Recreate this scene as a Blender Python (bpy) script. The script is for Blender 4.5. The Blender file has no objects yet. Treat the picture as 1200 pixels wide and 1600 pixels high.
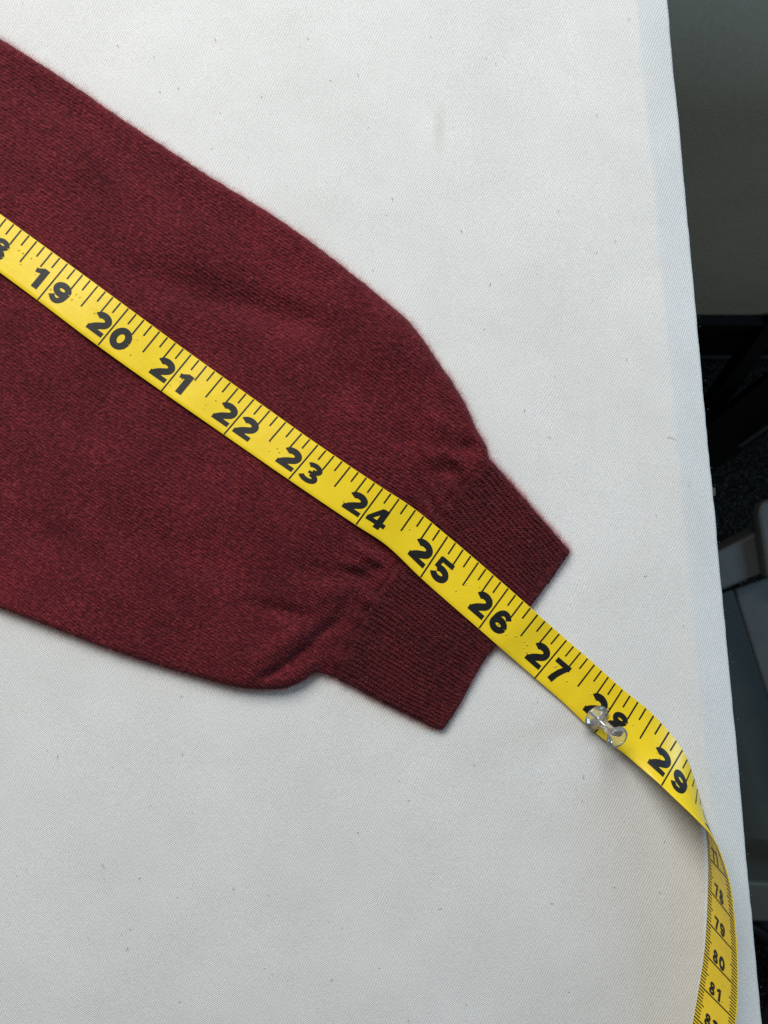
import bpy, math
import numpy as np
from mathutils import Vector, Matrix

# ------------------------------------------------------------------ camera, light, exposure
S = 2.153e-4                      # metres on the table top per millimetric working unit (118 units = 1 inch)
HC = 1200 * S                     # camera height above the table top
scene = bpy.context.scene
COL = scene.collection
rng = np.random.default_rng(7)

cam_d = bpy.data.cameras.new("camera")
cam = bpy.data.objects.new("camera", cam_d)
COL.objects.link(cam)
cam.location = (0, 0, HC)
cam.rotation_euler = (0, 0, 0)
cam_d.sensor_fit = 'VERTICAL'
cam_d.sensor_height = 32.0
cam_d.lens = 24.0                 # 1600 tall, focal 1200
cam_d.clip_start = 0.01
cam_d.clip_end = 60
cam_d.dof.use_dof = True
cam_d.dof.focus_distance = HC - 0.004
cam_d.dof.aperture_fstop = 20
scene.camera = cam

world = bpy.data.worlds.new("World")
scene.world = world
world.use_nodes = True
bg = world.node_tree.nodes["Background"]
bg.inputs[0].default_value = (1.0, 1.0, 1.0, 1)
bg.inputs[1].default_value = 0.135


def area_light(name, loc, target, sx, sy, power, color):
    d = bpy.data.lights.new(name, 'AREA')
    d.shape = 'RECTANGLE'
    d.size, d.size_y = sx, sy
    d.energy = power
    d.color = color
    o = bpy.data.objects.new(name, d)
    COL.objects.link(o)
    o.location = loc
    o.rotation_euler = (Vector(target) - Vector(loc)).to_track_quat('-Z', 'Y').to_euler()
    return o


area_light("window_light", (-0.27, 0.72, 0.76), (-0.06, 0.03, 0.0), 0.7, 0.5, 16.0, (1.0, 0.985, 0.955))
area_light("side_window_light", (1.25, 0.20, 0.48), (0.1, 0.0, 0.0), 0.5, 0.5, 7.6, (0.44, 0.73, 1.0))

scene.view_settings.view_transform = 'Standard'
scene.view_settings.look = 'None'
scene.view_settings.exposure = 0.0
scene.view_settings.gamma = 1.0
scene.render.engine = 'CYCLES'
scene.cycles.use_denoising = False
scene.cycles.max_bounces = 10
scene.cycles.transmission_bounces = 10
scene.cycles.sample_clamp_indirect = 2.5
scene.cycles.blur_glossy = 0.5


# ------------------------------------------------------------------ helpers
def W(p):
    """working units (x right, y down, z up; origin at table top left of view) -> metres"""
    p = np.asarray(p, float)
    o = np.empty_like(p)
    o[..., 0] = (p[..., 0] - 600) * S
    o[..., 1] = (800 - p[..., 1]) * S
    o[..., 2] = p[..., 2] * S
    return o


def at_height(x, y, z):
    """point seen at (x, y) standing z units above the table"""
    f = (1200.0 - z) / 1200.0
    return np.stack([600 + (np.asarray(x, float) - 600) * f, 800 + (np.asarray(y, float) - 800) * f,
                     np.asarray(z, float) * np.ones_like(np.asarray(x, float))], -1)


def below(x, y, depth):
    """metres: point seen at (x, y) at a depth (m) under the camera"""
    return Vector(((x - 600) / 1200 * depth, (800 - y) / 1200 * depth, HC - depth))


def tag(o, label=None, cat=None, kind=None, group=None):
    if label: o["label"] = label
    if cat: o["category"] = cat
    if kind: o["kind"] = kind
    if group: o["group"] = group
    return o


def link(name, me, mat, parent=None, smooth=True):
    o = bpy.data.objects.new(name, me)
    COL.objects.link(o)
    if mat: me.materials.append(mat)
    if parent: o.parent = parent
    if smooth and len(me.polygons):
        me.polygons.foreach_set("use_smooth", np.ones(len(me.polygons), bool))
    return o


def pymesh(name, verts, faces):
    me = bpy.data.meshes.new(name)
    me.from_pydata([tuple(v) for v in verts], [], faces)
    me.update()
    return me


def grid_mesh(name, P, uv=None):
    """P: (n, m, 3) metres -> quad mesh, fast"""
    n, m, _ = P.shape
    me = bpy.data.meshes.new(name)
    me.vertices.add(n * m)
    me.vertices.foreach_set("co", P.reshape(-1).astype(np.float32))
    i = np.arange(n - 1)[:, None] * m + np.arange(m - 1)[None, :]
    q = np.stack([i, i + 1, i + m + 1, i + m], -1).reshape(-1, 4)
    k = len(q)
    me.loops.add(k * 4)
    me.loops.foreach_set("vertex_index", q.reshape(-1).astype(np.int32))
    me.polygons.add(k)
    me.polygons.foreach_set("loop_start", np.arange(0, k * 4, 4, dtype=np.int32))
    if uv is not None:
        l = me.uv_layers.new(name="UVMap")
        l.data.foreach_set("uv", uv.reshape(-1, 2)[q.reshape(-1)].reshape(-1).astype(np.float32))
    me.update(calc_edges=True)
    return me


def spline(ts, pts, t):
    """monotone-ish cubic (Catmull-Rom on non-uniform knots)"""
    ts = np.asarray(ts, float); pts = np.asarray(pts, float)
    m = np.empty_like(pts)
    d = np.diff(pts, axis=0) / np.diff(ts)[:, None]
    h = np.diff(ts)
    m[0], m[-1] = d[0], d[-1]
    for i in range(1, len(ts) - 1):
        m[i] = (d[i - 1] * h[i] + d[i] * h[i - 1]) / (h[i] + h[i - 1])
    t = np.asarray(t, float)
    k = np.clip(np.searchsorted(ts, t, side='right') - 1, 0, len(ts) - 2)
    hh = h[k][:, None]
    s = ((t - ts[k]) / h[k])[:, None]
    return (pts[k] * (2 * s**3 - 3 * s**2 + 1) + m[k] * hh * (s**3 - 2 * s**2 + s)
            + pts[k + 1] * (-2 * s**3 + 3 * s**2) + m[k + 1] * hh * (s**3 - s**2))


def value_noise(x, y, seed):
    """smooth 2-D value noise in numpy"""
    r = np.random.default_rng(seed).random((64, 64))
    xi = np.floor(x).astype(int); yi = np.floor(y).astype(int)
    fx = x - xi; fy = y - yi
    fx = fx * fx * (3 - 2 * fx); fy = fy * fy * (3 - 2 * fy)
    a = r[xi % 64, yi % 64]; b = r[(xi + 1) % 64, yi % 64]
    c = r[xi % 64, (yi + 1) % 64]; d = r[(xi + 1) % 64, (yi + 1) % 64]
    return (a * (1 - fx) + b * fx) * (1 - fy) + (c * (1 - fx) + d * fx) * fy - 0.5


def sstep(a, b, x):
    t = np.clip((x - a) / (b - a), 0, 1)
    return t * t * (3 - 2 * t)


# ------------------------------------------------------------------ material helpers
class NT:
    def __init__(self, name):
        self.m = bpy.data.materials.new(name)
        self.m.use_nodes = True
        self.t = self.m.node_tree
        self.b = self.t.nodes["Principled BSDF"]

    def n(self, typ, **kw):
        o = self.t.nodes.new(typ)
        for k, v in kw.items():
            if k.startswith("in_"):
                o.inputs[int(k[3:])].default_value = v
            else:
                setattr(o, k, v)
        return o

    def l(self, a, b):
        self.t.links.new(a, b)

    def math(self, op, a, b=None, c=None):
        o = self.n("ShaderNodeMath", operation=op)
        for i, v in enumerate((a, b, c)):
            if v is None: continue
            if isinstance(v, (int, float)): o.inputs[i].default_value = v
            else: self.l(v, o.inputs[i])
        return o.outputs[0]

    def noise(self, vec, scale, detail=3.0, rough=0.55):
        o = self.n("ShaderNodeTexNoise")
        o.inputs["Scale"].default_value = scale
        o.inputs["Detail"].default_value = detail
        o.inputs["Roughness"].default_value = rough
        if vec is not None: self.l(vec, o.inputs["Vector"])
        return o.outputs["Fac"]

    def ramp(self, fac, stops):
        o = self.n("ShaderNodeValToRGB")
        e = o.color_ramp.elements
        while len(e) < len(stops): e.new(0.5)
        for q, (p, c) in zip(e, stops):
            q.position = p
            q.color = (*c, 1) if len(c) == 3 else c
        self.l(fac, o.inputs[0])
        return o.outputs[0]

    def mix(self, fac, a, b, blend='MIX'):
        o = self.n("ShaderNodeMix", data_type='RGBA', blend_type=blend)
        if isinstance(fac, (int, float)): o.inputs[0].default_value = fac
        else: self.l(fac, o.inputs[0])
        for i, v in ((6, a), (7, b)):
            if isinstance(v, tuple): o.inputs[i].default_value = (*v, 1)
            else: self.l(v, o.inputs[i])
        return o.outputs[2]

    def bump(self, height, dist, strength=1.0, normal=None):
        o = self.n("ShaderNodeBump")
        o.inputs["Strength"].default_value = strength
        o.inputs["Distance"].default_value = dist
        self.l(height, o.inputs["Height"])
        if normal is not None: self.l(normal, o.inputs["Normal"])
        return o.outputs[0]

    def set(self, **kw):
        for k, v in kw.items():
            i = self.b.inputs[k.replace("_", " ")]
            if isinstance(v, (int, float)): i.default_value = v
            elif isinstance(v, tuple): i.default_value = (*v, 1) if len(v) == 3 and i.type == 'RGBA' else v
            else: self.l(v, i)
        return self


def plain(name, col, rough=0.5, spec=0.4, metal=0.0, var=0.25, scale=60, bump=0.0):
    t = NT(name)
    oc = t.n("ShaderNodeTexCoord").outputs["Object"]
    f = t.noise(oc, scale, 5)
    lo = tuple(c * (1 - var) for c in col); hi = tuple(c * (1 + var) for c in col)
    t.set(Base_Color=t.ramp(f, [(0.3, lo), (0.7, hi)]), Roughness=rough, Metallic=metal, Specular_IOR_Level=spec)
    if bump:
        t.set(Normal=t.bump(t.noise(oc, scale * 12, 3), bump))
    return t.m


def mat_cloth():
    t = NT("white_twill_cloth")
    oc = t.n("ShaderNodeTexCoord").outputs["Object"]
    # slight drift of the threads
    warp = t.n("ShaderNodeTexNoise"); warp.inputs["Scale"].default_value = 45; warp.inputs["Detail"].default_value = 2
    t.l(oc, warp.inputs["Vector"])
    sub = t.n("ShaderNodeVectorMath", operation='SUBTRACT'); sub.inputs[1].default_value = (.5, .5, .5)
    t.l(warp.outputs["Color"], sub.inputs[0])
    sc = t.n("ShaderNodeVectorMath", operation='SCALE'); sc.inputs["Scale"].default_value = 0.0034
    t.l(sub.outputs[0], sc.inputs[0])
    add = t.n("ShaderNodeVectorMath", operation='ADD')
    t.l(oc, add.inputs[0]); t.l(sc.outputs[0], add.inputs[1])
    xyz = t.n("ShaderNodeSeparateXYZ"); t.l(add.outputs[0], xyz.inputs[0])
    x, y = xyz.outputs[0], xyz.outputs[1]
    p = 2 * math.pi / 0.00088
    q = 2 * math.pi / 0.00098
    xs = t.math('MULTIPLY', x, p); ys = t.math('MULTIPLY', y, q)
    a = t.math('SINE', t.math('ADD', xs, t.math('MULTIPLY', ys, 0.5)))
    b = t.math('SINE', ys)
    tw = t.math('MULTIPLY_ADD', t.math('MULTIPLY', a, b), 0.5, 0.5)
    fib = t.noise(oc, 2600, 3, 0.7)
    slub = t.noise(oc, 700, 4, 0.7)
    h = t.math('ADD', t.math('MULTIPLY', tw, 0.8), t.math('ADD', t.math('MULTIPLY', fib, 0.9), t.math('MULTIPLY', slub, .6)))
    # thread colour: weave of slightly greyer weft, soiling
    c1 = t.mix(t.math('MULTIPLY', tw, 0.9), (0.64, 0.645, 0.635), (0.83, 0.83, 0.82))
    c2 = t.mix(0.55, c1, t.ramp(fib, [(0.25, (0.48, 0.49, 0.48)), (0.55, (0.80, 0.80, 0.79)), (0.75, (0.95, 0.95, 0.94))]), 'MULTIPLY')
    soil = t.noise(oc, 22, 6, 0.65)
    c3 = t.mix(0.7, c2, t.ramp(soil, [(0.3, (0.88, 0.88, 0.865)), (0.62, (1, 1, 1))]), 'MULTIPLY')
    # one faint greenish stain mark high on the cloth
    st = t.n("ShaderNodeMapping", vector_type='POINT')
    st.inputs["Location"].default_value = (-(688 - 600) * S * 900, -(800 - 205) * S * 210, 0)
    st.inputs["Scale"].default_value = (900, 210, 0)
    t.l(add.outputs[0], st.inputs[0])
    ln = t.n("ShaderNodeVectorMath", operation='LENGTH'); t.l(st.outputs[0], ln.inputs[0])
    sf = t.math('MULTIPLY', t.math('SUBTRACT', 1.0, t.math('MINIMUM', t.math('MULTIPLY', ln.outputs[1], 0.42), 1.0)), 0.5)
    c4 = t.mix(sf, c3, (0.45, 0.46, 0.38))
    t.set(Base_Color=c4, Roughness=0.9, Specular_IOR_Level=0.15, Sheen_Weight=0.08,
          Normal=t.bump(h, 0.00019, 0.85))
    return t.m


def mat_knit(name, a, b, c):
    t = NT(name)
    oc = t.n("ShaderNodeTexCoord").outputs["Object"]
    mp = t.n("ShaderNodeMapping"); mp.inputs["Rotation"].default_value = (0, 0, math.radians(33))
    mp.inputs["Scale"].default_value = (0.45, 1.0, 1.0)
    t.l(oc, mp.inputs[0])
    yarn = t.noise(mp.outputs[0], 1500, 3, 0.75)      # heathered yarn
    blot = t.noise(oc, 38, 5, 0.62)
    fleck = t.noise(oc, 900, 2, 0.6)
    base = t.ramp(yarn, [(0.30, a), (0.5, b), (0.70, c)])
    base = t.mix(0.65, base, t.ramp(blot, [(0.32, (0.52, 0.50, 0.56)), (0.55, (0.95, 0.95, 0.95)), (0.70, (1.25, 1.1, 1.05))]), 'MULTIPLY')
    base = t.mix(0.5, base, t.ramp(fleck, [(0.3, (0.55, 0.58, 0.62)), (0.55, (1, 1, 1)), (0.75, (1.35, 1.2, 1.1))]), 'MULTIPLY')
    t.set(Base_Color=base, Roughness=0.92, Specular_IOR_Level=0.12, Sheen_Weight=0.11, Sheen_Roughness=0.45,
          Sheen_Tint=(1.0, 0.62, 0.6), Normal=t.bump(t.noise(oc, 5200, 2, 0.7), 0.00006, 0.8))
    return t.m


def mat_tape():
    t = NT("yellow_vinyl")
    uv = t.n("ShaderNodeTexCoord").outputs["UV"]
    oc = t.n("ShaderNodeTexCoord").outputs["Object"]
    xyz = t.n("ShaderNodeSeparateXYZ"); t.l(uv, xyz.inputs[0])
    # woven backing showing through
    wx = t.math('SINE', t.math('MULTIPLY', xyz.outputs[0], 2 * math.pi * 46))
    wy = t.math('SINE', t.math('MULTIPLY', xyz.outputs[1], 2 * math.pi * 30))
    weave = t.math('MULTIPLY', wx, wy)
    # blisters in clusters along the middle of the band
    mp = t.n("ShaderNodeMapping"); mp.inputs["Scale"].default_value = (1.0, 0.625, 1); t.l(uv, mp.inputs[0])
    vo = t.n("ShaderNodeTexVoronoi"); vo.inputs["Scale"].default_value = 17; t.l(mp.outputs[0], vo.inputs["Vector"])
    dot = t.math('SUBTRACT', 1.0, t.math('MINIMUM', t.math('MULTIPLY', vo.outputs["Distance"], 4.0), 1.0))
    cl = t.noise(mp.outputs[0], 3.1, 2)
    cl = t.math('MULTIPLY', t.math('GREATER_THAN', cl, 0.46), 1.0)
    rnd = t.n("ShaderNodeSeparateColor"); t.l(vo.outputs["Color"], rnd.inputs[0])
    cl = t.math('MULTIPLY', cl, t.math('GREATER_THAN', rnd.outputs[0], 0.62))
    band = t.math('LESS_THAN', t.math('ABSOLUTE', t.math('SUBTRACT', xyz.outputs[1], 0.58)), 0.22)
    dots = t.math('MULTIPLY', t.math('MULTIPLY', dot, cl), band)
    n1 = t.bump(weave, 0.000012, 0.6)
    n2 = t.bump(t.noise(oc, 300, 4, 0.6), 0.00009, 0.5, n1)
    n3 = t.bump(dots, 0.0004, 1.0, n2)
    v = t.noise(oc, 120, 5, 0.6)
    col = t.ramp(v, [(0.3, (0.69, 0.490, 0.010)), (0.7, (0.75, 0.550, 0.015))])
    pit = t.math('MULTIPLY', t.math('GREATER_THAN', dots, 0.35), t.math('GREATER_THAN', rnd.outputs[1], 0.82))
    col = t.mix(t.math('MULTIPLY', pit, 0.3), col, (0.38, 0.24, 0.01))
    t.set(Base_Color=col, Roughness=0.33, Specular_IOR_Level=0.5, Normal=n3)
    return t.m


def mat_carpet():
    t = NT("black_carpet")
    oc = t.n("ShaderNodeTexCoord").outputs["Object"]
    f = t.noise(oc, 190, 4, 0.8)
    g = t.noise(oc, 420, 2, 0.8)
    col = t.ramp(t.math('MULTIPLY', t.math('ADD', f, g), 0.5), [(0.46, (0.004, 0.004, 0.004)), (0.54, (0.03, 0.031, 0.03)), (0.62, (0.11, 0.11, 0.10))])
    t.set(Base_Color=col, Roughness=1.0, Specular_IOR_Level=0.05, Normal=t.bump(f, 0.006, 1.0))
    return t.m


M_CLOTH = mat_cloth()
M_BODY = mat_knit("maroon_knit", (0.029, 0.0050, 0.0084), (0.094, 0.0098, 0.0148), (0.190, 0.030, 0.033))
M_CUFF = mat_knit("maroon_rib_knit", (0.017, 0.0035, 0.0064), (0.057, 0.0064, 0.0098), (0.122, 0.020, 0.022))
M_FUZZ = plain("backlit_wool_fibre", (0.50, 0.16, 0.17), 0.8, 0.2, var=0.5, scale=400)  # paler and pinker than the yarn: backlight put into the fibre colour
M_TAPE = mat_tape()
M_PRINT = plain("black_print", (0.006, 0.0065, 0.006), 0.45, 0.36, var=0.35, scale=900, bump=0.00002)
M_STEEL = plain("pin_steel", (0.55, 0.55, 0.56), 0.25, 0.5, metal=1.0, var=0.1)
M_WALL = plain("dark_grey_paint", (0.50, 0.505, 0.415), 0.62, 0.35, var=0.06, scale=14, bump=0.00025)
M_SKIRT = plain("black_skirting", (0.006, 0.006, 0.006), 0.7, 0.15, var=0.3, scale=30)
M_CARPET = mat_carpet()
M_BLACK = plain("black_powder_coat", (0.004, 0.004, 0.004), 0.5, 0.2, var=0.3, scale=80)
M_GREY = plain("grey_plastic", (0.066, 0.071, 0.070), 0.5, 0.4, var=0.08, scale=25, bump=0.0002)
M_GREY_D = plain("dark_grey_plastic", (0.050, 0.056, 0.050), 0.55, 0.35, var=0.1, scale=25, bump=0.0002)
M_BOARD = plain("table_board", (0.35, 0.27, 0.18), 0.7, 0.3, var=0.2, scale=20)
M_LINT = plain("lint_fibre", (0.06, 0.06, 0.065), 0.9, 0.1, var=0.5, scale=300)
M_TAB = plain("pale_tab", (0.07, 0.07, 0.065), 0.8, 0.2, var=0.1)
g = NT("clear_acrylic")
fr = g.n("ShaderNodeFresnel"); fr.inputs["IOR"].default_value = 1.49
tr = g.n("ShaderNodeBsdfTransparent"); tr.inputs[0].default_value = (0.93, 0.94, 0.935, 1)
gl = g.n("ShaderNodeBsdfGlossy"); gl.inputs["Roughness"].default_value = 0.06
df = g.n("ShaderNodeBsdfDiffuse"); df.inputs[0].default_value = (0.9, 0.9, 0.9, 1)
m1 = g.n("ShaderNodeMixShader"); g.l(fr.outputs[0], m1.inputs[0]); g.l(tr.outputs[0], m1.inputs[1]); g.l(gl.outputs[0], m1.inputs[2])
m2 = g.n("ShaderNodeMixShader"); m2.inputs[0].default_value = 0.10
g.l(m1.outputs[0], m2.inputs[1]); g.l(df.outputs[0], m2.inputs[2])
g.l(m2.outputs[0], g.t.nodes["Material Output"].inputs["Surface"])
M_CLEAR = g.m

# ------------------------------------------------------------------ setting: floor, wall
FLOOR_Z = HC - 1.0
WALL_Y = 0.2125


def box(name, lo, hi, mat, parent=None, bevel=0.0, rot=None, origin=(0, 0, 0)):
    import bmesh
    bm = bmesh.new()
    bmesh.ops.create_cube(bm, size=1)
    lo = Vector(lo); hi = Vector(hi)
    for v in bm.verts:
        v.co = Vector([lo[i] + (v.co[i] + .5) * (hi[i] - lo[i]) for i in range(3)])
    if bevel:
        bmesh.ops.bevel(bm, geom=bm.edges[:], offset=bevel, segments=3, profile=0.5, affect='EDGES')
    if rot is not None:
        bmesh.ops.transform(bm, matrix=rot, verts=bm.verts)
    bmesh.ops.translate(bm, vec=origin, verts=bm.verts)
    me = bpy.data.meshes.new(name)
    bm.to_mesh(me); bm.free()
    return link(name, me, mat, parent, smooth=False)


# carpeted floor, gently uneven
gx, gy = np.meshgrid(np.linspace(-1.6, 2.0, 120), np.linspace(-1.8, WALL_Y + 0.05, 90), indexing='ij')
gz = FLOOR_Z + 0.002 * value_noise(gx * 9, gy * 9, 3)
floor = link("floor", grid_mesh("floor", np.stack([gx, gy, gz], -1)), M_CARPET)
tag(floor, "black speckled carpet on the floor below the table", kind="structure")

# low wall behind the table, with its ragged lower paint line over a black skirting board
nx = 160
xs = np.linspace(-1.2, 1.6, nx)
jag = 0.003 * value_noise(xs * 26, xs * 0, 5) + 0.004 * (value_noise(xs * 60, xs * 0 + 3, 6) > 0.28)
sk_top = FLOOR_Z + 0.152
zs = [0.0, 0.25, 0.5, 0.75, 1.0]
rows = []
for f in zs:
    rows.append(np.stack([xs, np.full(nx, WALL_Y + 0.004), (sk_top + jag) * (1 - f) - 0.012 * f], -1))
rows.append(np.stack([xs, np.full(nx, WALL_Y + 0.12), np.full(nx, -0.012)], -1))
wall = link("wall", grid_mesh("wall", np.stack(rows, 0)), M_WALL, smooth=False)
tag(wall, "dark grey painted low wall behind the table", kind="structure")
sk = box("skirting_board", (-1.2, WALL_Y - 0.008, FLOOR_Z - 0.002), (1.6, WALL_Y + 0.03, sk_top + 0.006), M_SKIRT, wall, 0.003)
sh = box("skirting_foot", (-1.2, WALL_Y - 0.016, FLOOR_Z - 0.002), (1.6, WALL_Y - 0.009, FLOOR_Z + 0.012), M_BLACK, wall, 0.002)

# ------------------------------------------------------------------ table with white cloth cover
ED = np.array([0.0925, 1.0]); ED /= np.linalg.norm(ED)          # along the right edge (working units, y down)
EN = np.array([ED[1], -ED[0]])                                 # outward
E0 = np.array([1056.0, 0.0])
table = bpy.data.objects.new("work_table", None)
COL.objects.link(table)
table.location = (0, 0, FLOOR_Z)
tag(table, "table covered in white twill cloth, under the maroon sleeve", "table")

prof = [(-2300, 0)]
prof += [(n, 0) for n in range(-2200, -1100, 100)]
prof += [(n, 0) for n in range(-1100, -70, 10)]
for n in range(-70, -7, 3):
    k = max(0.0, (n + 62) / 54.0)
    prof.append((n, -54 * 0.36 * (k ** 1.08)))
zb_ = prof[-1][1]; nb_ = prof[-1][0]
for i in range(1, 9):
    a = math.radians(13 + (90 - 13) * i / 8)
    prof.append((nb_ + 11 * (math.sin(a) - math.sin(math.radians(13))), zb_ - 11 * (math.cos(math.radians(13)) - math.cos(a))))
ne, ze = prof[-1]
for dz in (10, 30, 60, 100, 150):
    prof.append((ne + 0.5, ze - dz))
prof.append((ne - 8, ze - 158)); prof.append((ne - 120, ze - 158))
prof = np.array(prof, float)
l = np.concatenate([np.linspace(-138, -8, 10), np.arange(0, 1640, 9.0), np.linspace(1650, 2400, 22)])
NN, LL = np.meshgrid(np.arange(len(prof)), l, indexing='ij')
pn = prof[NN, 0]; pz = prof[NN, 1].copy()
wob = 1.6 * value_noise(LL / 90, LL * 0, 21) + 0.9 * value_noise(LL / 17, LL * 0, 22)
pn = pn + wob * sstep(-30, 0, pn)
X = E0[0] + EN[0] * pn + ED[0] * LL
Y = E0[1] + EN[1] * pn + ED[1] * LL
und = 2.6 * value_noise(X / 190, Y / 150, 31) + 0.9 * value_noise(X / 45, Y / 60, 32)
Z = pz + und - 0.8
cover = link("cloth_cover", grid_mesh("cloth_cover", W(np.stack([X, Y, Z], -1))[::, ::-1]), M_CLOTH)
cover.parent = table
cover.matrix_parent_inverse = Matrix.Translation(-table.location)
rotz = -math.atan2(ED[0], ED[1])
RZ = Matrix.Rotation(math.atan2(ED[0], ED[1]), 4, 'Z')


def tpart(o):
    o.parent = table
    o.matrix_parent_inverse = Matrix.Translation(-table.location)
    return o


corner = Vector(W(np.array([E0[0], E0[1], 0.0])))
tpart(box("board", (-0.47, -0.50, -0.034), (-0.018, 0.024, -0.0075), M_BOARD, rot=RZ, origin=corner))
for lx, ly in ((-0.44, 0.0), (-0.05, 0.0), (-0.44, -0.47), (-0.05, -0.47)):
    tpart(box("leg", (lx - 0.015, ly - 0.015, FLOOR_Z), (lx + 0.015, ly + 0.015, -0.034), M_BLACK, rot=RZ, origin=(corner.x, corner.y, 0)))
# small pale tab peeping out below the edge of the cover
tb = below(1116, 768, HC + 0.03)
tpart(box("hem_tab", (tb.x - 0.008, tb.y - 0.0018, tb.z - 0.001), (tb.x + 0.0006, tb.y + 0.0015, tb.z), M_TAB, bevel=0.0004))

# ------------------------------------------------------------------ sleeve
UP = np.array([(-130, -22), (-60, 24), (0, 62), (110, 132), (215, 204), (330, 279), (440, 347), (545, 425), (600, 470), (642, 508), (680, 560),
               (714, 610), (733, 645), (742, 668), (752, 684), (760, 700), (764, 717)], float)
UC = np.array([(764, 717), (800, 757), (848, 813), (878, 848), (890, 862)], float)
LO = np.array([(-130, 898), (-60, 924), (0, 947), (100, 985), (200, 1022), (300, 1053), (370, 1071), (410, 1075), (450, 1073), (478, 1061),
               (494, 1050), (508, 1052), (522, 1057)], float)
LC = np.array([(522, 1057), (545, 1069), (600, 1098), (650, 1122), (685, 1138), (692, 1139)], float)


def by_len(poly, t):
    d = np.r_[0, np.cumsum(np.linalg.norm(np.diff(poly, axis=0), axis=1))]
    d /= d[-1]
    return spline(d, poly, t)


NU_B, NU_C, NV = 900, 230, 780
ub = np.linspace(0, 1, NU_B)
uc = np.linspace(0, 1, NU_C + 1)[1:]
Uc = np.concatenate([by_len(UP, ub), by_len(UC, uc)])
Lc = np.concatenate([by_len(LO, ub), by_len(LC, uc)])
NU = len(Uc)
kb = np.concatenate([ub, np.ones(NU_C)])            # body coordinate
kc = np.concatenate([np.zeros(NU_B), uc])           # cuff coordinate
v = np.linspace(0, 1, NV)                           # 0 = lower edge, 1 = upper edge
V = np.broadcast_to(v, (NU, NV))
KB = np.broadcast_to(kb[:, None], (NU, NV)); KC = np.broadcast_to(kc[:, None], (NU, NV))
PX = Lc[:, None, 0] * (1 - V) + Uc[:, None, 0] * V
PY = Lc[:, None, 1] * (1 - V) + Uc[:, None, 1] * V
# the seam bows towards the body, the cuff end is hollow on its lower half
bow = 4 * V * (1 - V)
sb = sstep(0.55, 1.0, KB) * (1 - sstep(0.0, 0.9, KC))
PX = PX - 20 * bow * sb; PY = PY - 13 * bow * sb
hol = np.exp(-((V - 0.36) / 0.22) ** 2) * V * (1 - V) * 4
PX = PX - 9 * hol * KC; PY = PY - 7 * hol * KC
wid = np.linalg.norm(Uc - Lc, axis=1)[:, None]
dlow = V * wid; dup = (1 - V) * wid
clen = 205.0
dend = (1 - KC) * clen + (1 - KB) * 900

# body height
body = (1 - sstep(0.84, 1.03, KB)) * (KC == 0)      # 1 in the body, 0 towards the cuff
puff = np.exp(-((KB - 0.80) / 0.10) ** 2) * (KC == 0)
T = 13.0 + body * 7.0 + puff * 9.0
Rr = 9.0 + body * np.where(V < 0.5, 5, 9) + puff * np.where(V < 0.5, 9, 16)
dd = np.minimum(dlow, dup)
edge = np.sqrt(np.clip(1 - (1 - np.clip(dd / Rr, 0, 1)) ** 2, 0, 1))
edge2 = np.sqrt(np.clip(1 - (1 - np.clip(dend / 9.0, 0, 1)) ** 2, 0, 1))
ZB = 3.5 + 3.0 * body * (V < 0.5)
HT = ZB + (T - ZB) * np.minimum(edge, 1) * edge2
soft = sstep(0, 60, dd)
HT += soft * body * (9.5 * value_noise(PX / 210 + 3, PY / 150, 41) + 3.6 * value_noise(PX / 70, PY / 60, 42))
HT += sstep(0, 20, dd) * 1.2 * value_noise(PX / 30, PY / 30, 43)


def fold(cx, cy, ang, la, lb, amp):
    c, s = math.cos(math.radians(ang)), math.sin(math.radians(ang))
    a = (PX - cx) * c + (PY - cy) * s
    b = -(PX - cx) * s + (PY - cy) * c
    return amp * np.exp(-(a / la) ** 2 - (b / lb) ** 2)


F = np.zeros_like(HT)
for a in [  # gathers at the cuff seam: hollows (negative) and ridges
    (727, 700, 50, 15, 11, -9), (692, 737, 35, 20, 13, -9.5), (706, 718, 40, 16, 8, 7), (668, 712, 40, 26, 11, 6), (744, 682, 50, 10, 9, 4),
    (640, 690, 30, 50, 16, -4), (690, 668, 45, 40, 16, 5),
    (578, 868, 35, 20, 9, 8), (588, 888, 40, 14, 9, -7.5), (561, 897, 20, 24, 10, -7), (548, 880, 25, 24, 10, 4), (640, 800, 40, 26, 14, -4),
    (512, 982, 145, 26, 10, -9), (470, 1018, 143, 38, 9, -9), (428, 1046, 150, 26, 8, -8),
    (480, 1042, 150, 36, 10, 5), (455, 994, 145, 50, 14, 7), (535, 950, 120, 24, 12, -5), (520, 925, 20, 40, 14, 4),
    (443, 950, 15, 44, 13, -9), (400, 930, 10, 60, 18, 4), (500, 895, 20, 44, 16, -4),
    # wide soft folds of the body
    (275, 456, 20, 80, 28, -10), (385, 478, 18, 90, 25, -11), (470, 505, 20, 60, 23, -9), (590, 540, 40, 90, 34, 6), (330, 400, 25, 130, 34, 5),
    (120, 180, 33, 120, 22, -5), (300, 320, 33, 160, 24, -3), (560, 610, 38, 70, 24, -4), (230, 760, 30, 120, 40, 5), (300, 870, 25, 120, 30, -5),
    (80, 840, 25, 90, 26, -5), (200, 930, 22, 120, 26, 4), (120, 660, 33, 100, 28, -3), (50, 250, 33, 60, 30, 4),
]:
    F += fold(*a)
HT += F * sstep(0, 14, dd)
# fine puckering right behind the seam
pk = np.where(KC == 0, np.exp(-((1 - KB) * 900 / 36.0)), np.exp(-KC * clen / 16.0))
HT += pk * sstep(0, 20, dd) * 3.4 * (0.5 + 1.0 * np.abs(value_noise(V * 14, (KB - 1) * 9 + 3, 52)) * 2) * np.sin(2 * math.pi * (12.0 * V + 1.2 * value_noise(V * 6, KB * 0, 51)))
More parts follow.
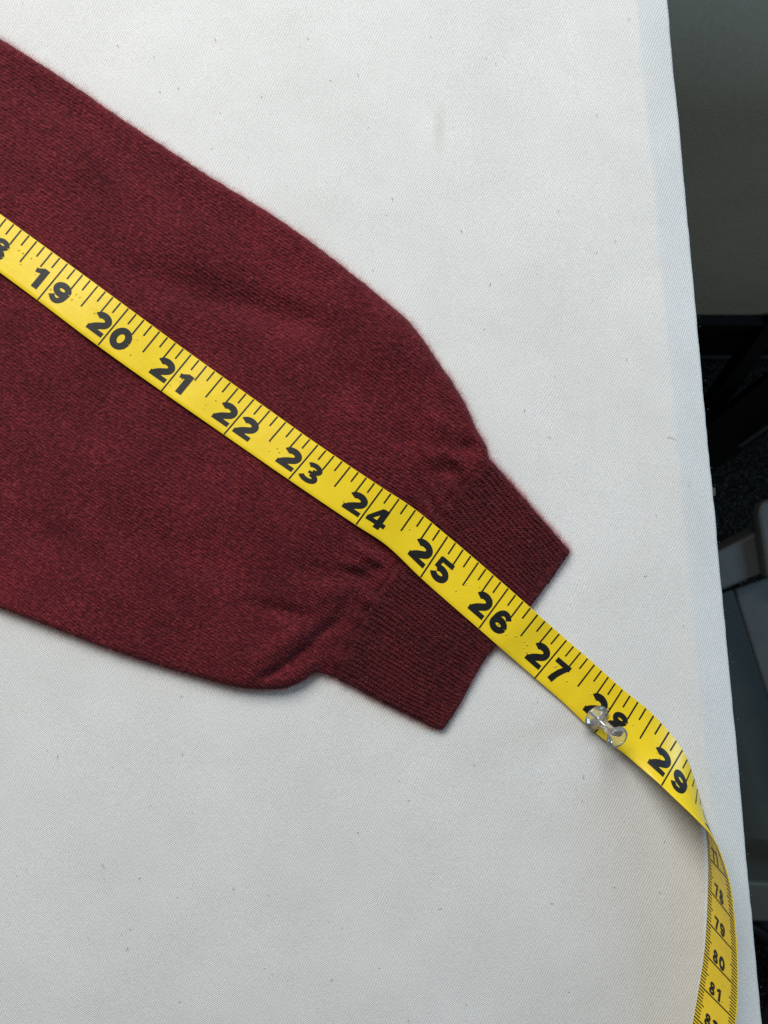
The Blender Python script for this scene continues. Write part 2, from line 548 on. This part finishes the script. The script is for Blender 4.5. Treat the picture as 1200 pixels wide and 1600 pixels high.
# seam ridge
HT += -2.0 * np.exp(-((KC * clen) / 5.0) ** 2) * (KC > 0) - 2.0 * np.exp(-(((1 - KB) * 900) / 5.0) ** 2) * (KC == 0) + 1.6 * np.exp(-((KC * clen - 11) / 6.0) ** 2) * (KC > 0)
HBASE = HT.copy()

# knitted relief: V stitches of the body, ribs of the cuff
ca, sa = math.cos(math.radians(33.5)), math.sin(math.radians(33.5))
wx = 16 * value_noise(PX / 170, PY / 170, 61) + 1.6 * value_noise(PX / 30, PY / 30, 63)
wy = 22 * value_noise(PX / 190, PY / 190, 62) + 1.6 * value_noise(PX / 28, PY / 28, 64)
s_ = ca * PX + sa * PY + wy
t_ = -sa * PX + ca * PY + wx
wc = t_ / 5.1
fx = wc - np.floor(wc)
leg = np.abs(fx - 0.5) * 2                     # 1 at the wale gap, 0 at its centre
cr = s_ / 4.0 + 0.7 * leg
rsh = 0.40 + 0.18 * sstep(150, 480, PX + 0.4 * (PY - 400))
rowp = 0.5 + 0.5 * np.cos(2 * math.pi * cr)
jit = value_noise(np.floor(wc) * 1.7, np.floor(cr) * 1.3, 65)
st_b = (1 - leg ** 2) * (1 - rsh + rsh * rowp) * (1 - 0.35 * np.exp(-(leg / 0.25) ** 2)) * (1 + 0.9 * jit)
NR = 58
wobv = 0.012 * value_noise(KC * 7, V * 9, 71)
rv = (V + wobv) * NR
rf = rv - np.floor(rv)
rib = np.abs(np.sin(math.pi * rf))
rl = np.abs(rf - 0.5) * 2
crc = KC * clen / 5.0 + 0.5 * rl + 0.35 * np.sin(2.4 * np.floor(rv))
rowc = 0.5 + 0.5 * np.cos(2 * math.pi * crc)
jc = value_noise(np.floor(rv) * 1.9, np.floor(crc) * 1.4, 73)
st_c = rib ** 0.7 * (0.38 + 0.62 * rowc) * (1 + 0.9 * jc)
hem = sstep(26, 16, dend)                         # the flat tubular hem at the very end
incuff = (KC > 0).astype(float)
amp = (1 - incuff) * 2.9 * st_b + incuff * (1 - 0.5 * hem) * (0.55 + 0.45 * sstep(0, 22, KC * clen)) * 3.6 * st_c
HT += amp * (0.35 + 0.65 * sstep(0, 8, dd))
# slightly uneven outline
ow = 1.3 * value_noise(kb * 160 + kc * 40, kb * 0, 81)[:, None] * (np.exp(-dd / 12.0))
PX = PX + ow * np.where(V > .5, 0.7, -0.6); PY = PY + ow * np.where(V > .5, -0.7, 0.8)

P = np.stack([PX, PY, HT], -1)
# roll the rims under the sleeve
inn = (P[:, NV // 2, :] - P[:, 0, :]); inn /= np.linalg.norm(inn, axis=1)[:, None]; inn[:, 2] = 0
rim = [(0.2, 2.6), (1.2, 1.5), (3.5, 0.7), (9.0, 0.45), (60.0, 0.4)]
lo_rows = []
for ins, z in rim:
    q = P[:, 0, :] + inn * ins; q[:, 2] = z
    lo_rows.append(q)
hi_rows = []
for ins, z in rim:
    q = P[:, -1, :] - inn * ins; q[:, 2] = z
    hi_rows.append(q)
PF = np.concatenate([np.stack(lo_rows[::-1], 1), P, np.stack(hi_rows, 1)], 1)
back = PF[-8] - PF[-1]
back[:, 2] = 0
back = np.array([-0.80, -0.60, 0.0])
ends = []
for ins, z in rim:
    q = PF[-1] + back * ins
    q[:, 2] = np.minimum(PF[-1][:, 2], z)
    ends.append(q)
PF = np.concatenate([PF, np.stack(ends, 0)], 0)
sleeve = bpy.data.objects.new("sweater_sleeve", None)
COL.objects.link(sleeve)
tag(sleeve, "maroon knitted sweater sleeve with ribbed cuff lying on white cloth", "sleeve")
link("sleeve_body", grid_mesh("sleeve_body", W(PF[:NU_B + 1])), M_BODY, sleeve)
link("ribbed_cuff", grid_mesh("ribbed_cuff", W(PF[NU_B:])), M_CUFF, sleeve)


def fibres(name, roots, dirs, lens, rad, curl, mat, parent=None, segs=4, zmin=0.25):
    """many thin bent fibres, three-sided"""
    n = len(roots)
    side = np.cross(dirs, np.array([0.3, 0.2, 1.0])); side /= np.linalg.norm(side, axis=1)[:, None] + 1e-9
    up = np.cross(side, dirs); up /= np.linalg.norm(up, axis=1)[:, None] + 1e-9
    bend = (rng.normal(size=(n, 1)) * side + 0.45 * rng.normal(size=(n, 1)) * up) * curl
    bend2 = (rng.normal(size=(n, 1)) * side + 0.4 * rng.normal(size=(n, 1)) * up) * curl * 0.6
    verts = np.empty((n, segs + 1, 3, 3))
    for k in range(segs + 1):
        f = k / segs
        c = roots + lens[:, None] * (dirs * f + bend * f * f + bend2 * np.sin(2.2 * math.pi * f))
        c[:, 2] = np.maximum(c[:, 2], zmin)
        r = rad * (1 - 0.6 * f)
        for j in range(3):
            a = 2 * math.pi * j / 3
            verts[:, k, j] = c + r * (math.cos(a) * side + math.sin(a) * up)
    base = (np.arange(n) * (segs + 1) * 3)[:, None, None, None]
    kk = (np.arange(segs) * 3)[None, :, None, None]
    jj = np.arange(3)
    quad = np.stack([jj, (jj + 1) % 3, (jj + 1) % 3 + 3, jj + 3], -1)[None, None]
    q = (base + kk + quad).reshape(-1, 4)
    me = bpy.data.meshes.new(name)
    me.vertices.add(n * (segs + 1) * 3)
    me.vertices.foreach_set("co", W(verts.reshape(-1, 3)).reshape(-1).astype(np.float32))
    k = len(q)
    me.loops.add(k * 4); me.loops.foreach_set("vertex_index", q.reshape(-1).astype(np.int32))
    me.polygons.add(k); me.polygons.foreach_set("loop_start", np.arange(0, k * 4, 4, dtype=np.int32))
    me.update(calc_edges=True)
    return link(name, me, mat, parent)


def fuzz_on(i, j, out, n):
    r = P[i, j].copy()
    r[:, 2] *= rng.uniform(0.5, 1.0, len(r))
    d = out + rng.normal(size=(n, 3)) * np.array([0.65, 0.65, 0.4])
    d /= np.linalg.norm(d, axis=1)[:, None]
    return r, d


roots, dirs = [], []
n1 = 12000
i = rng.integers(0, NU, n1)
up_out = inn[i]
r_, d_ = fuzz_on(i, NV - 1 - rng.integers(0, 5, n1), up_out, n1); roots.append(r_); dirs.append(d_)
i = rng.integers(0, NU, 4500)
r_, d_ = fuzz_on(i, rng.integers(0, 5, 4500), -inn[i], 4500); roots.append(r_); dirs.append(d_)
n3 = 900
r_, d_ = fuzz_on(np.full(n3, NU - 1 - 2), rng.integers(0, NV, n3), np.tile([0.8, 0.6, 0.1], (n3, 1)), n3); roots.append(r_); dirs.append(d_)
n4 = 7000
i = rng.integers(0, NU, n4); j = rng.integers(0, NV, n4)
r_, d_ = fuzz_on(i, j, np.tile([0.3, 0.2, 0.35], (n4, 1)), n4); r_[:, 2] = P[i, j, 2]; roots.append(r_); dirs.append(d_)
roots = np.concatenate(roots); dirs = np.concatenate(dirs)
fz = fibres("wool_fuzz", roots, dirs, rng.gamma(3.0, 1.8, len(roots)) + 1.5, 0.06, 0.6, M_FUZZ, sleeve)
fz["kind"] = "stuff"

# ------------------------------------------------------------------ measuring tape
# edge stations: inch, upper edge (x, y), lower edge (x, y)
ST = [
    (16.0, (-181, 203), (-227, 258)), (17.0, (-85, 272), (-131, 329)), (18.0, (10, 342), (-36, 399)), (19.0, (106, 412), (59, 469)), (20.0, (201, 482), (153, 540)),
    (21.0, (299, 554), (252.5, 611)), (22.0, (397, 624), (350, 679)), (23.0, (497, 695), (451, 749)), (24.0, (598, 763), (556, 820)),
    (24.45, (644, 793), (603, 851)), (25.0, (699.5, 838), (657, 902)), (26.0, (794, 919), (748, 982)), (27.0, (885, 1000), (836, 1059)), (27.5, (929, 1038), (882, 1099)),
    (28.0, (972.5, 1077), (930, 1144)), (28.5, (1021, 1118), (982, 1183)), (29.0, (1066, 1172), (1034, 1226)), (29.5, (1089, 1233), (1084, 1273)), (30.0, (1103, 1294), (1121, 1322)),
    (30.315, (1107, 1338), (1138, 1374)), (30.709, (1107, 1387), (1148, 1440)), (31.102, (1105, 1438), (1152.5, 1492)), (31.496, (1101, 1489), (1154, 1546)),
    (31.89, (1093.5, 1538), (1152.5, 1597)), (32.283, (1085, 1587), (1149, 1650)), (32.9, (1069, 1664), (1138, 1733)), (33.6, (1046, 1750), (1118, 1826)),
]
ii = np.array([s[0] for s in ST])
Rp = np.array([s[1] for s in ST], float); Lp = np.array([s[2] for s in ST], float)
inch = np.linspace(16.0, 33.6, 1500)
Ri = spline(ii, Rp, inch); Li = spline(ii, Lp, inch)
# surface height under the tape
sub = (slice(0, NU, 6), slice(0, NV, 6))
gxy = np.stack([PX[sub].ravel(), PY[sub].ravel()], -1); ghz = HBASE[sub].ravel()


def ground(q):
    out = np.zeros(len(q))
    for a in range(0, len(q), 100):
        d = ((q[a:a + 100, None, :] - gxy[None]) ** 2).sum(-1)
        k = d.argmin(1)
        out[a:a + 100] = np.where(d[np.arange(len(k)), k] < 150, ghz[k], 0.5)
    return out


hR = ground(Ri); hL = ground(Li); hM = ground((Ri + Li) / 2)
h = np.maximum(np.maximum(hR, hL), hM)
wn = 45
hmax = np.array([h[max(0, k - 14):k + 15].max() for k in range(len(h))])
ker = np.exp(-np.linspace(-2.2, 2.2, 2 * wn + 1) ** 2); ker /= ker.sum()
hs = np.convolve(np.pad(hmax, wn, mode='edge'), ker, mode='valid') + 5.2
tilt = np.clip(np.convolve(np.pad(hL - hR, wn, mode='edge'), ker, mode='valid') * 0.3, -3, 3)
rip = 1.3 * np.sin((inch - 26.1) * 5.2) * sstep(26.2, 26.8, inch) * (1 - sstep(28.0, 28.6, inch))
zR = hs - tilt / 2 + np.clip(rip, 0, 9)
zL = hs + tilt / 2 + np.clip(-rip, -1, 9)
zl_k = [(16, 0), (27.0, 0), (27.6, 0), (28.0, 1), (28.5, 17), (29.0, 42), (29.5, 64), (30.0, 73), (30.4, 74), (33.6, 74)]
lift = spline([a for a, _ in zl_k], np.array([[b] for _, b in zl_k], float), inch)[:, 0]
zL = np.maximum(zL, 0) * (1 - sstep(28, 28.8, inch)) + lift * sstep(28, 28.8, inch) + lift * (1 - sstep(28, 28.8, inch))
zR = zR * (1 - sstep(28, 29, inch)) + 1.4 * sstep(28, 29, inch)
R3 = at_height(Ri[:, 0], Ri[:, 1], zR); L3 = at_height(Li[:, 0], Li[:, 1], zL)
# hold the band at its true width where it lifts and twists
mid = np.clip((inch - 28.2) / 0.6, 0, 1)[:, None]
Wv = L3 - R3
wl = np.linalg.norm(Wv, axis=1)[:, None]
L3 = R3 + Wv * (1 + mid * (75.0 / wl - 1))
A3 = np.gradient(R3 + L3, axis=0)
N3 = -np.cross(A3 * np.array([1, -1, 1]), (L3 - R3) * np.array([1, -1, 1])) * np.array([1, -1, 1])
N3 /= np.linalg.norm(N3, axis=1)[:, None]


def tp(t, b, off):
    """point on the tape: inch t, fraction b across (0 = ticked upper edge), offset along the inch face"""
    t = np.atleast_1d(np.asarray(t, float)); b = np.atleast_1d(np.asarray(b, float))
    r = np.stack([np.interp(t, inch, R3[:, k]) for k in range(3)], -1)
    q = np.stack([np.interp(t, inch, L3[:, k]) for k in range(3)], -1)
    nn = np.stack([np.interp(t, inch, N3[:, k]) for k in range(3)], -1)
    return r + (q - r) * b[:, None] + nn * off


TH = 0.7
nb = 14
bb = np.linspace(0, 1, nb)
ring_b = np.concatenate([bb, [1.006, 1.006], bb[::-1], [-0.006, -0.006], [0.0]])
ring_o = np.concatenate([np.full(nb, TH), [TH * .6, -TH * .6], np.full(nb, -TH), [-TH * .6, TH * .6], [TH]])
TT, BB = np.meshgrid(inch, ring_b, indexing='ij')
_, OO = np.meshgrid(inch, ring_o, indexing='ij')
tape_pts = R3[:, None, :] + (L3 - R3)[:, None, :] * BB[..., None] + N3[:, None, :] * OO[..., None]
tape = link("measuring_tape", grid_mesh("measuring_tape", W(tape_pts), np.stack([TT, BB], -1)), M_TAPE)
tag(tape, "yellow soft measuring tape with black numerals running across the sleeve", "measuring tape")

PR = 0.30     # print sits this far above the band


class Print:
    def __init__(self, side):
        self.v, self.f, self.side = [], [], side
        self.lift = 0.0

    def strip(self, a, b):
        """a, b: lists of (inch, across) forming two rails"""
        n = len(a)
        o = len(self.v)
        off = (TH + PR + self.lift) * self.side
        for p, q in zip(a, b):
            self.v.append(tp(p[0], p[1], off)[0]); self.v.append(tp(q[0], q[1], off)[0])
        for k in range(n - 1):
            self.f.append((o + 2 * k, o + 2 * k + 1, o + 2 * k + 3, o + 2 * k + 2))
        self.lift += 0.02

    def build(self, name, parent):
        me = pymesh(name, W(np.array(self.v)), self.f)
        return link(name, me, M_PRINT, parent, smooth=False)


def stroke_rails(pts, hw):
    pts = np.array(pts, float)
    d = np.gradient(pts, axis=0); d /= np.linalg.norm(d, axis=1)[:, None]
    nrm = np.stack([-d[:, 1], d[:, 0]], -1)
    hw = np.asarray(hw, float) * np.ones(len(pts))
    return pts + nrm * hw[:, None], pts - nrm * hw[:, None]


def arc(cx, cy, rx, ry, a0, a1, n=18):
    a = np.radians(np.linspace(a0, a1, n))
    return [(cx + rx * math.cos(t), cy + ry * math.sin(t)) for t in a]


def bez(p0, p1, p2, p3, n=12):
    t = np.linspace(0, 1, n)[:, None]
    p0, p1, p2, p3 = map(np.array, (p0, p1, p2, p3))
    return [tuple(x) for x in (1 - t)**3 * p0 + 3 * t * (1 - t)**2 * p1 + 3 * t * t * (1 - t) * p2 + t**3 * p3]


def glyph(ch):
    """list of rail pairs in a box 0.9 wide and 1 high"""
    g = []
    S_ = lambda pts, hw: g.append(stroke_rails(pts, hw))
    bar = lambda x0, x1, y0, y1: g.append((np.array([(x, y1) for x in np.linspace(x0, x1, 6)]), np.array([(x, y0) for x in np.linspace(x0, x1, 6)])))
    vbar = lambda x0, x1, y0, y1: g.append((np.array([(x0, y) for y in np.linspace(y0, y1, 6)]), np.array([(x1, y) for y in np.linspace(y0, y1, 6)])))
    h = 0.150
    if ch == '0':
        S_(arc(.44, .5, .30, .375, 0, 360, 40), h)
    elif ch == '1':
        vbar(.32, .62, 0, 1.0)
        S_([(.06, .73), (.16, .75), (.27, .80), (.36, .88)], [.10, .105, .11, .11])
    elif ch == '2':
        S_(arc(.42, .685, .285, .195, 168, -12, 20) + bez((.70, .62), (.66, .46), (.36, .40), (.20, .14), 12)[1:], np.r_[np.full(20, h), np.linspace(h, .155, 11)])
        bar(.02, .84, 0, .225)
    elif ch == '3':
        S_(arc(.40, .735, .27, .155, 160, -88, 22), .115)
        S_(arc(.40, .285, .31, .172, 88, -160, 24), .118)
        bar(.28, .46, .44, .58)
    elif ch == '4':
        vbar(.46, .74, 0, 1.0)
        bar(0.0, .90, .16, .375)
        S_([(.09, .30), (.22, .50), (.36, .70), (.52, .92)], [.10, .105, .11, .12])
    elif ch == '5':
        bar(.16, .80, .785, 1.0)
        S_([(.20, .96), (.185, .75), (.17, .60), (.155, .46)], .10)
        S_(arc(.42, .325, .30, .205, 140, -160, 28), h * .94)
    elif ch == '6':
        S_(arc(.44, .325, .285, .205, 0, 360, 34), h * .94)
        S_(bez((.155, .34), (.14, .90), (.52, 1.02), (.72, .72), 16), np.linspace(.125, .125, 16))
    elif ch == '9':
        S_(arc(.44, .675, .285, .205, 0, 360, 34), h * .94)
        S_(bez((.725, .66), (.74, .10), (.36, -.02), (.16, .28), 16), .125)
    elif ch == '7':
        bar(.06, .84, .77, 1.0)
        S_(bez((.70, .86), (.58, .62), (.44, .44), (.38, 0), 12), np.linspace(.12, .145, 12))
    elif ch == '8':
        S_(arc(.44, .735, .235, .15, 0, 360, 30), .112)
        S_(arc(.44, .275, .29, .165, 0, 360, 32), .118)
    return g


GL = {c: glyph(c) for c in "0123456789"}


def put_number(pr, text, place):
    """place(x, y, k): glyph coordinates of digit k -> (inch, across)"""
    for k, ch in enumerate(text):
        for a, b in GL[ch]:
            pr.strip([place(x, y, k) for x, y in a], [place(x, y, k) for x, y in b])


# inch face
for n in range(17, 31):
    pr = Print(+1)
    x0 = {0: -0.288, 1: 0.042}

    def place(x, y, k, n=n):
        return (n + x0[k] + x * 0.300, 0.838 - y * 0.472)
    put_number(pr, str(n), place)
    o = pr.build("numeral", tape)
sc = Print(+1)
for e in range(16 * 8 + 2, 33 * 8):
    t0 = e / 8.0
    m = e % 8
    ln = 1.0 if m == 0 else (0.565 if m == 4 else (0.405 if m % 2 == 0 else 0.275))
    ln *= 1 + rng.uniform(-.012, .012)
    hw = 0.0102
    bs = np.linspace(0.004, ln - 0.003, 8)
    sc.lift = 0
    sc.strip([(t0 - hw, q) for q in bs], [(t0 + hw, q) for q in bs])
sc.build("inch_scale", tape)
# centimetre face
for n in range(75, 85):
    pr = Print(-1)
    c0 = {0: 0.255, 1: 0.455}

    def place2(x, y, k, n=n):
        return ((n - 0.055 - y * 0.385) / 2.54, c0[k] + x * 0.195)
    put_number(pr, str(n), place2)
    pr.build("numeral", tape)
sc = Print(-1)
for e in range(740, 852):
    t0 = e / 25.4
    m = e % 10
    hw = 0.0095 if m == 0 else 0.0080
    spans = [(0.004, 0.996)] if m == 0 else ([(0.004, 0.20), (0.79, 0.996)] if m == 5 else [(0.004, 0.15), (0.83, 0.996)])
    for b0, b1 in spans:
        bs = np.linspace(b0, b1, 8)
        sc.lift = 0
        sc.strip([(t0 - hw, q) for q in bs], [(t0 + hw, q) for q in bs])
sc.build("centimetre_scale", tape)


# ------------------------------------------------------------------ push pin
def lathe(name, prof, mat, parent, seg=48):
    vs, fs = [], []
    for r, z in prof:
        if r == 0: vs.append((0, 0, z))
        else: vs += [(r * math.cos(2 * math.pi * k / seg), r * math.sin(2 * math.pi * k / seg), z) for k in range(seg)]
    idx, o = [], 0
    for r, z in prof:
        idx.append((o, 1 if r == 0 else seg)); o += idx[-1][1]
    for (a, na), (b, nb_) in zip(idx, idx[1:]):
        for k in range(seg):
            k2 = (k + 1) % seg
            if na == 1: fs.append((a, b + k2, b + k))
            elif nb_ == 1: fs.append((a + k, a + k2, b))
            else: fs.append((a + k, a + k2, b + k2, b + k))
    return link(name, pymesh(name, vs, fs), mat, parent)


pin = bpy.data.objects.new("push_pin", None)
COL.objects.link(pin)
tag(pin, "clear plastic push pin stuck through the yellow tape", "push pin")
pz = 15.0
pin.location = Vector(W(at_height(930.5, 1120.0, pz)))
ax = Vector((0.735 * math.sin(math.radians(29)), -0.678 * math.sin(math.radians(29)), math.cos(math.radians(29))))
pin.rotation_euler = ax.to_track_quat('Z', 'Y').to_euler()
mm = 0.00112
pp = [(0, 0), (3.4, 0), (3.8, .12), (4.0, .4), (4.0, .75), (3.8, 1.05), (3.0, 1.3), (2.1, 1.8), (1.65, 2.6), (1.45, 4.0), (1.38, 5.4), (1.45, 7.0), (1.7, 8.2),
      (2.4, 9.1), (3.0, 9.55), (3.25, 9.9), (3.3, 10.4), (3.15, 10.9), (2.7, 11.15), (1.9, 11.2), (1.5, 11.0), (0, 10.9)]
lathe("pin_grip", [(r * mm, z * mm) for r, z in pp], M_CLEAR, pin)
lathe("pin_needle", [(0, 5.1 * mm), (.4 * mm, 5.0 * mm), (.45 * mm, .15 * mm), (.45 * mm, -7 * mm), (0, -10 * mm)], M_STEEL, pin, 16)

# ------------------------------------------------------------------ lint and one crease line on the cloth
lr = [(765, 447), (1043, 684), (345, 178), (250, 146), (910, 1215), (708, 200), (742, 1196), (1038, 1316), (640, 1250), (300, 1270), (160, 1350), (420, 1400), (560, 1300),
      (860, 1410), (980, 560), (870, 330), (560, 120), (480, 60), (760, 90), (930, 180), (720, 360), (820, 640), (1010, 900), (240, 90), (90, 1180), (890, 1550), (520, 1530), (1024, 805),
      (1075, 752), (1068, 980), (690, 1420), (200, 1480), (612, 310), (980, 30), (335, 60)]
lr = np.concatenate([np.array(lr, float), rng.uniform((0, 0), (1040, 1600), (90, 2))])
n = len(lr)
roots = np.stack([lr[:, 0], lr[:, 1], np.full(n, 1.0)], -1)
an = rng.uniform(0, 2 * math.pi, n)
dirs = np.stack([np.cos(an), np.sin(an), np.zeros(n)], -1)
ll = rng.uniform(2.0, 6.0, n); ll[35:] = rng.uniform(1.0, 3.5, n - 35); ll[1] = 15; dirs[1] = (1, -.1, 0); roots[1, 2] = -3.0  # the one long dark fibre stands in for the shade of a crease
lt = fibres("lint", roots, dirs, ll, 0.38, 0.35, M_LINT)
tag(lt, "scattered dark specks of lint and one dark crease line on the white cloth", "lint", kind="stuff")

# loose thread ends along the turned edge of the cover
ne_ = 60
le = rng.uniform(-20, 1640, ne_); po = rng.uniform(-6, 1.5, ne_)
roots = np.stack([E0[0] + EN[0] * po + ED[0] * le, E0[1] + EN[1] * po + ED[1] * le, rng.uniform(-30, -17, ne_)], -1)
dirs = np.stack([EN[0] + 0 * le, EN[1] + 0 * le, 0.2 + 0 * le], -1) + rng.normal(size=(ne_, 3)) * 0.6
dirs /= np.linalg.norm(dirs, axis=1)[:, None]
ef = tpart(fibres('edge_threads', roots, dirs, rng.uniform(1.0, 2.5, ne_), 0.10, 0.5, M_CLOTH, zmin=-60))
ef['kind'] = 'stuff'

# ------------------------------------------------------------------ things on the floor beside the table
def bar_between(name, a, b, w, hgt, mat, parent):
    a = Vector(a); b = Vector(b)
    d = b - a
    me_o = box(name, (0, -w / 2, -hgt / 2), (d.length, w / 2, hgt / 2), mat, parent, bevel=min(w, hgt) * 0.12,
               rot=d.to_track_quat('X', 'Z').to_matrix().to_4x4(), origin=a)
    return me_o


stand = bpy.data.objects.new("metal_stand", None)
COL.objects.link(stand)
tag(stand, "black metal stand with slanting legs on the carpet beside the table", "stand")
bar_between("leg", below(1096, 655, 0.97), below(1262, 420, 0.80), 0.018, 0.03, M_BLACK, stand)
bar_between("leg", below(1060, 735, 0.985), below(1290, 558, 0.85), 0.052, 0.03, M_BLACK, stand)
bar_between("brace", below(1085, 655, 0.97), below(1060, 740, 0.985), 0.02, 0.02, M_BLACK, stand)
bar_between("leg_highlight", below(1112, 727, 0.962), below(1290, 602, 0.826), 0.004, 0.006, M_GREY, stand)  # pale strip on the leg's lower side stands in for its edge highlight

bin_o = bpy.data.objects.new("storage_bin", None)
COL.objects.link(bin_o)
tag(bin_o, "grey plastic storage bin standing on the carpet beside the table", "bin")
DR = 0.66                                          # depth of its rim below the camera
zr = HC - DR


def prism(name, pts, z0, z1, mat, parent, bevel=0.002):
    """vertical prism from a ring of seen points at rim depth"""
    import bmesh
    bm = bmesh.new()
    base = [bm.verts.new((p[0], p[1], z0)) for p in pts]
    f = bm.faces.new(base)
    r = bmesh.ops.extrude_face_region(bm, geom=[f])
    for q in r["geom"]:
        if isinstance(q, bmesh.types.BMVert): q.co.z = z1
    bmesh.ops.recalc_face_normals(bm, faces=bm.faces)
    if bevel: bmesh.ops.bevel(bm, geom=bm.edges[:], offset=bevel, segments=2, profile=.5, affect='EDGES')
    me = bpy.data.meshes.new(name); bm.to_mesh(me); bm.free()
    return link(name, me, mat, parent, smooth=False)


def seen(pts, d=DR):
    return [(below(x, y, d).x, below(x, y, d).y) for x, y in pts]


prism("rim", seen([(1060, 892), (1186, 829), (1300, 770), (1310, 850), (1198, 893), (1066, 950)]), zr - 0.03, zr, M_GREY, bin_o, 0.003)
prism("back_wall", seen([(1066, 946), (1200, 890), (1312, 846), (1316, 856), (1202, 900), (1070, 956)]), FLOOR_Z + .005, zr - 0.031, M_GREY_D, bin_o, 0.001)
prism("side_panel", seen([(1147, 920), (1260, 880), (1420, 1500), (1331, 1502)], DR + 0.032), zr - 0.037, zr - 0.032, M_GREY, bin_o, 0.002)
prism("bin_floor", seen([(1060, 950), (1330, 860), (1400, 1360), (1060, 1380)], DR + 0.12), zr - 0.13, zr - 0.12, M_GREY_D, bin_o, 0)
prism("front_rim", seen([(1060, 1372), (1300, 1384), (1300, 1445), (1060, 1436)], DR + 0.02), zr - 0.05, zr - 0.02, M_GREY_D, bin_o, 0.003)
prism("front_wall", seen([(1064, 1376), (1298, 1388), (1298, 1400), (1064, 1390)], DR + 0.02), FLOOR_Z + .005, zr - 0.051, M_GREY_D, bin_o, 0.001)
prism("handle", seen([(1185, 806), (1186, 795), (1190, 786), (1197, 781), (1208, 779), (1310, 770), (1316, 880), (1200, 905), (1192, 852)], DR - 0.014),
      zr + 0.001, zr + 0.014, M_GREY, bin_o, 0.003)


def tube(name, pts, r, mat, parent=None, seg=10):
    ts = np.linspace(0, 1, len(pts))
    c = spline(ts, np.array(pts, float), np.linspace(0, 1, 80))
    d = np.gradient(c, axis=0); d /= np.linalg.norm(d, axis=1)[:, None]
    sd = np.cross(d, [0, 0, 1.0]); sd /= np.linalg.norm(sd, axis=1)[:, None]
    up = np.cross(sd, d)
    a = np.linspace(0, 2 * math.pi, seg + 1)
    G = c[:, None] + r * (np.cos(a)[None, :, None] * sd[:, None] + np.sin(a)[None, :, None] * up[:, None])
    return link(name, grid_mesh(name, G), mat, parent)


cb = [tuple(below(x, y, 0.985)) for x, y in ((1120, 1452), (1160, 1446), (1184, 1454), (1204, 1472), (1214, 1510), (1206, 1560), (1190, 1592), (1178, 1640), (1190, 1700))]
cable = tube("floor_cable", cb, 0.0065, M_BLACK)
tag(cable, "thick black cable curling on the carpet beside the table", "cable")
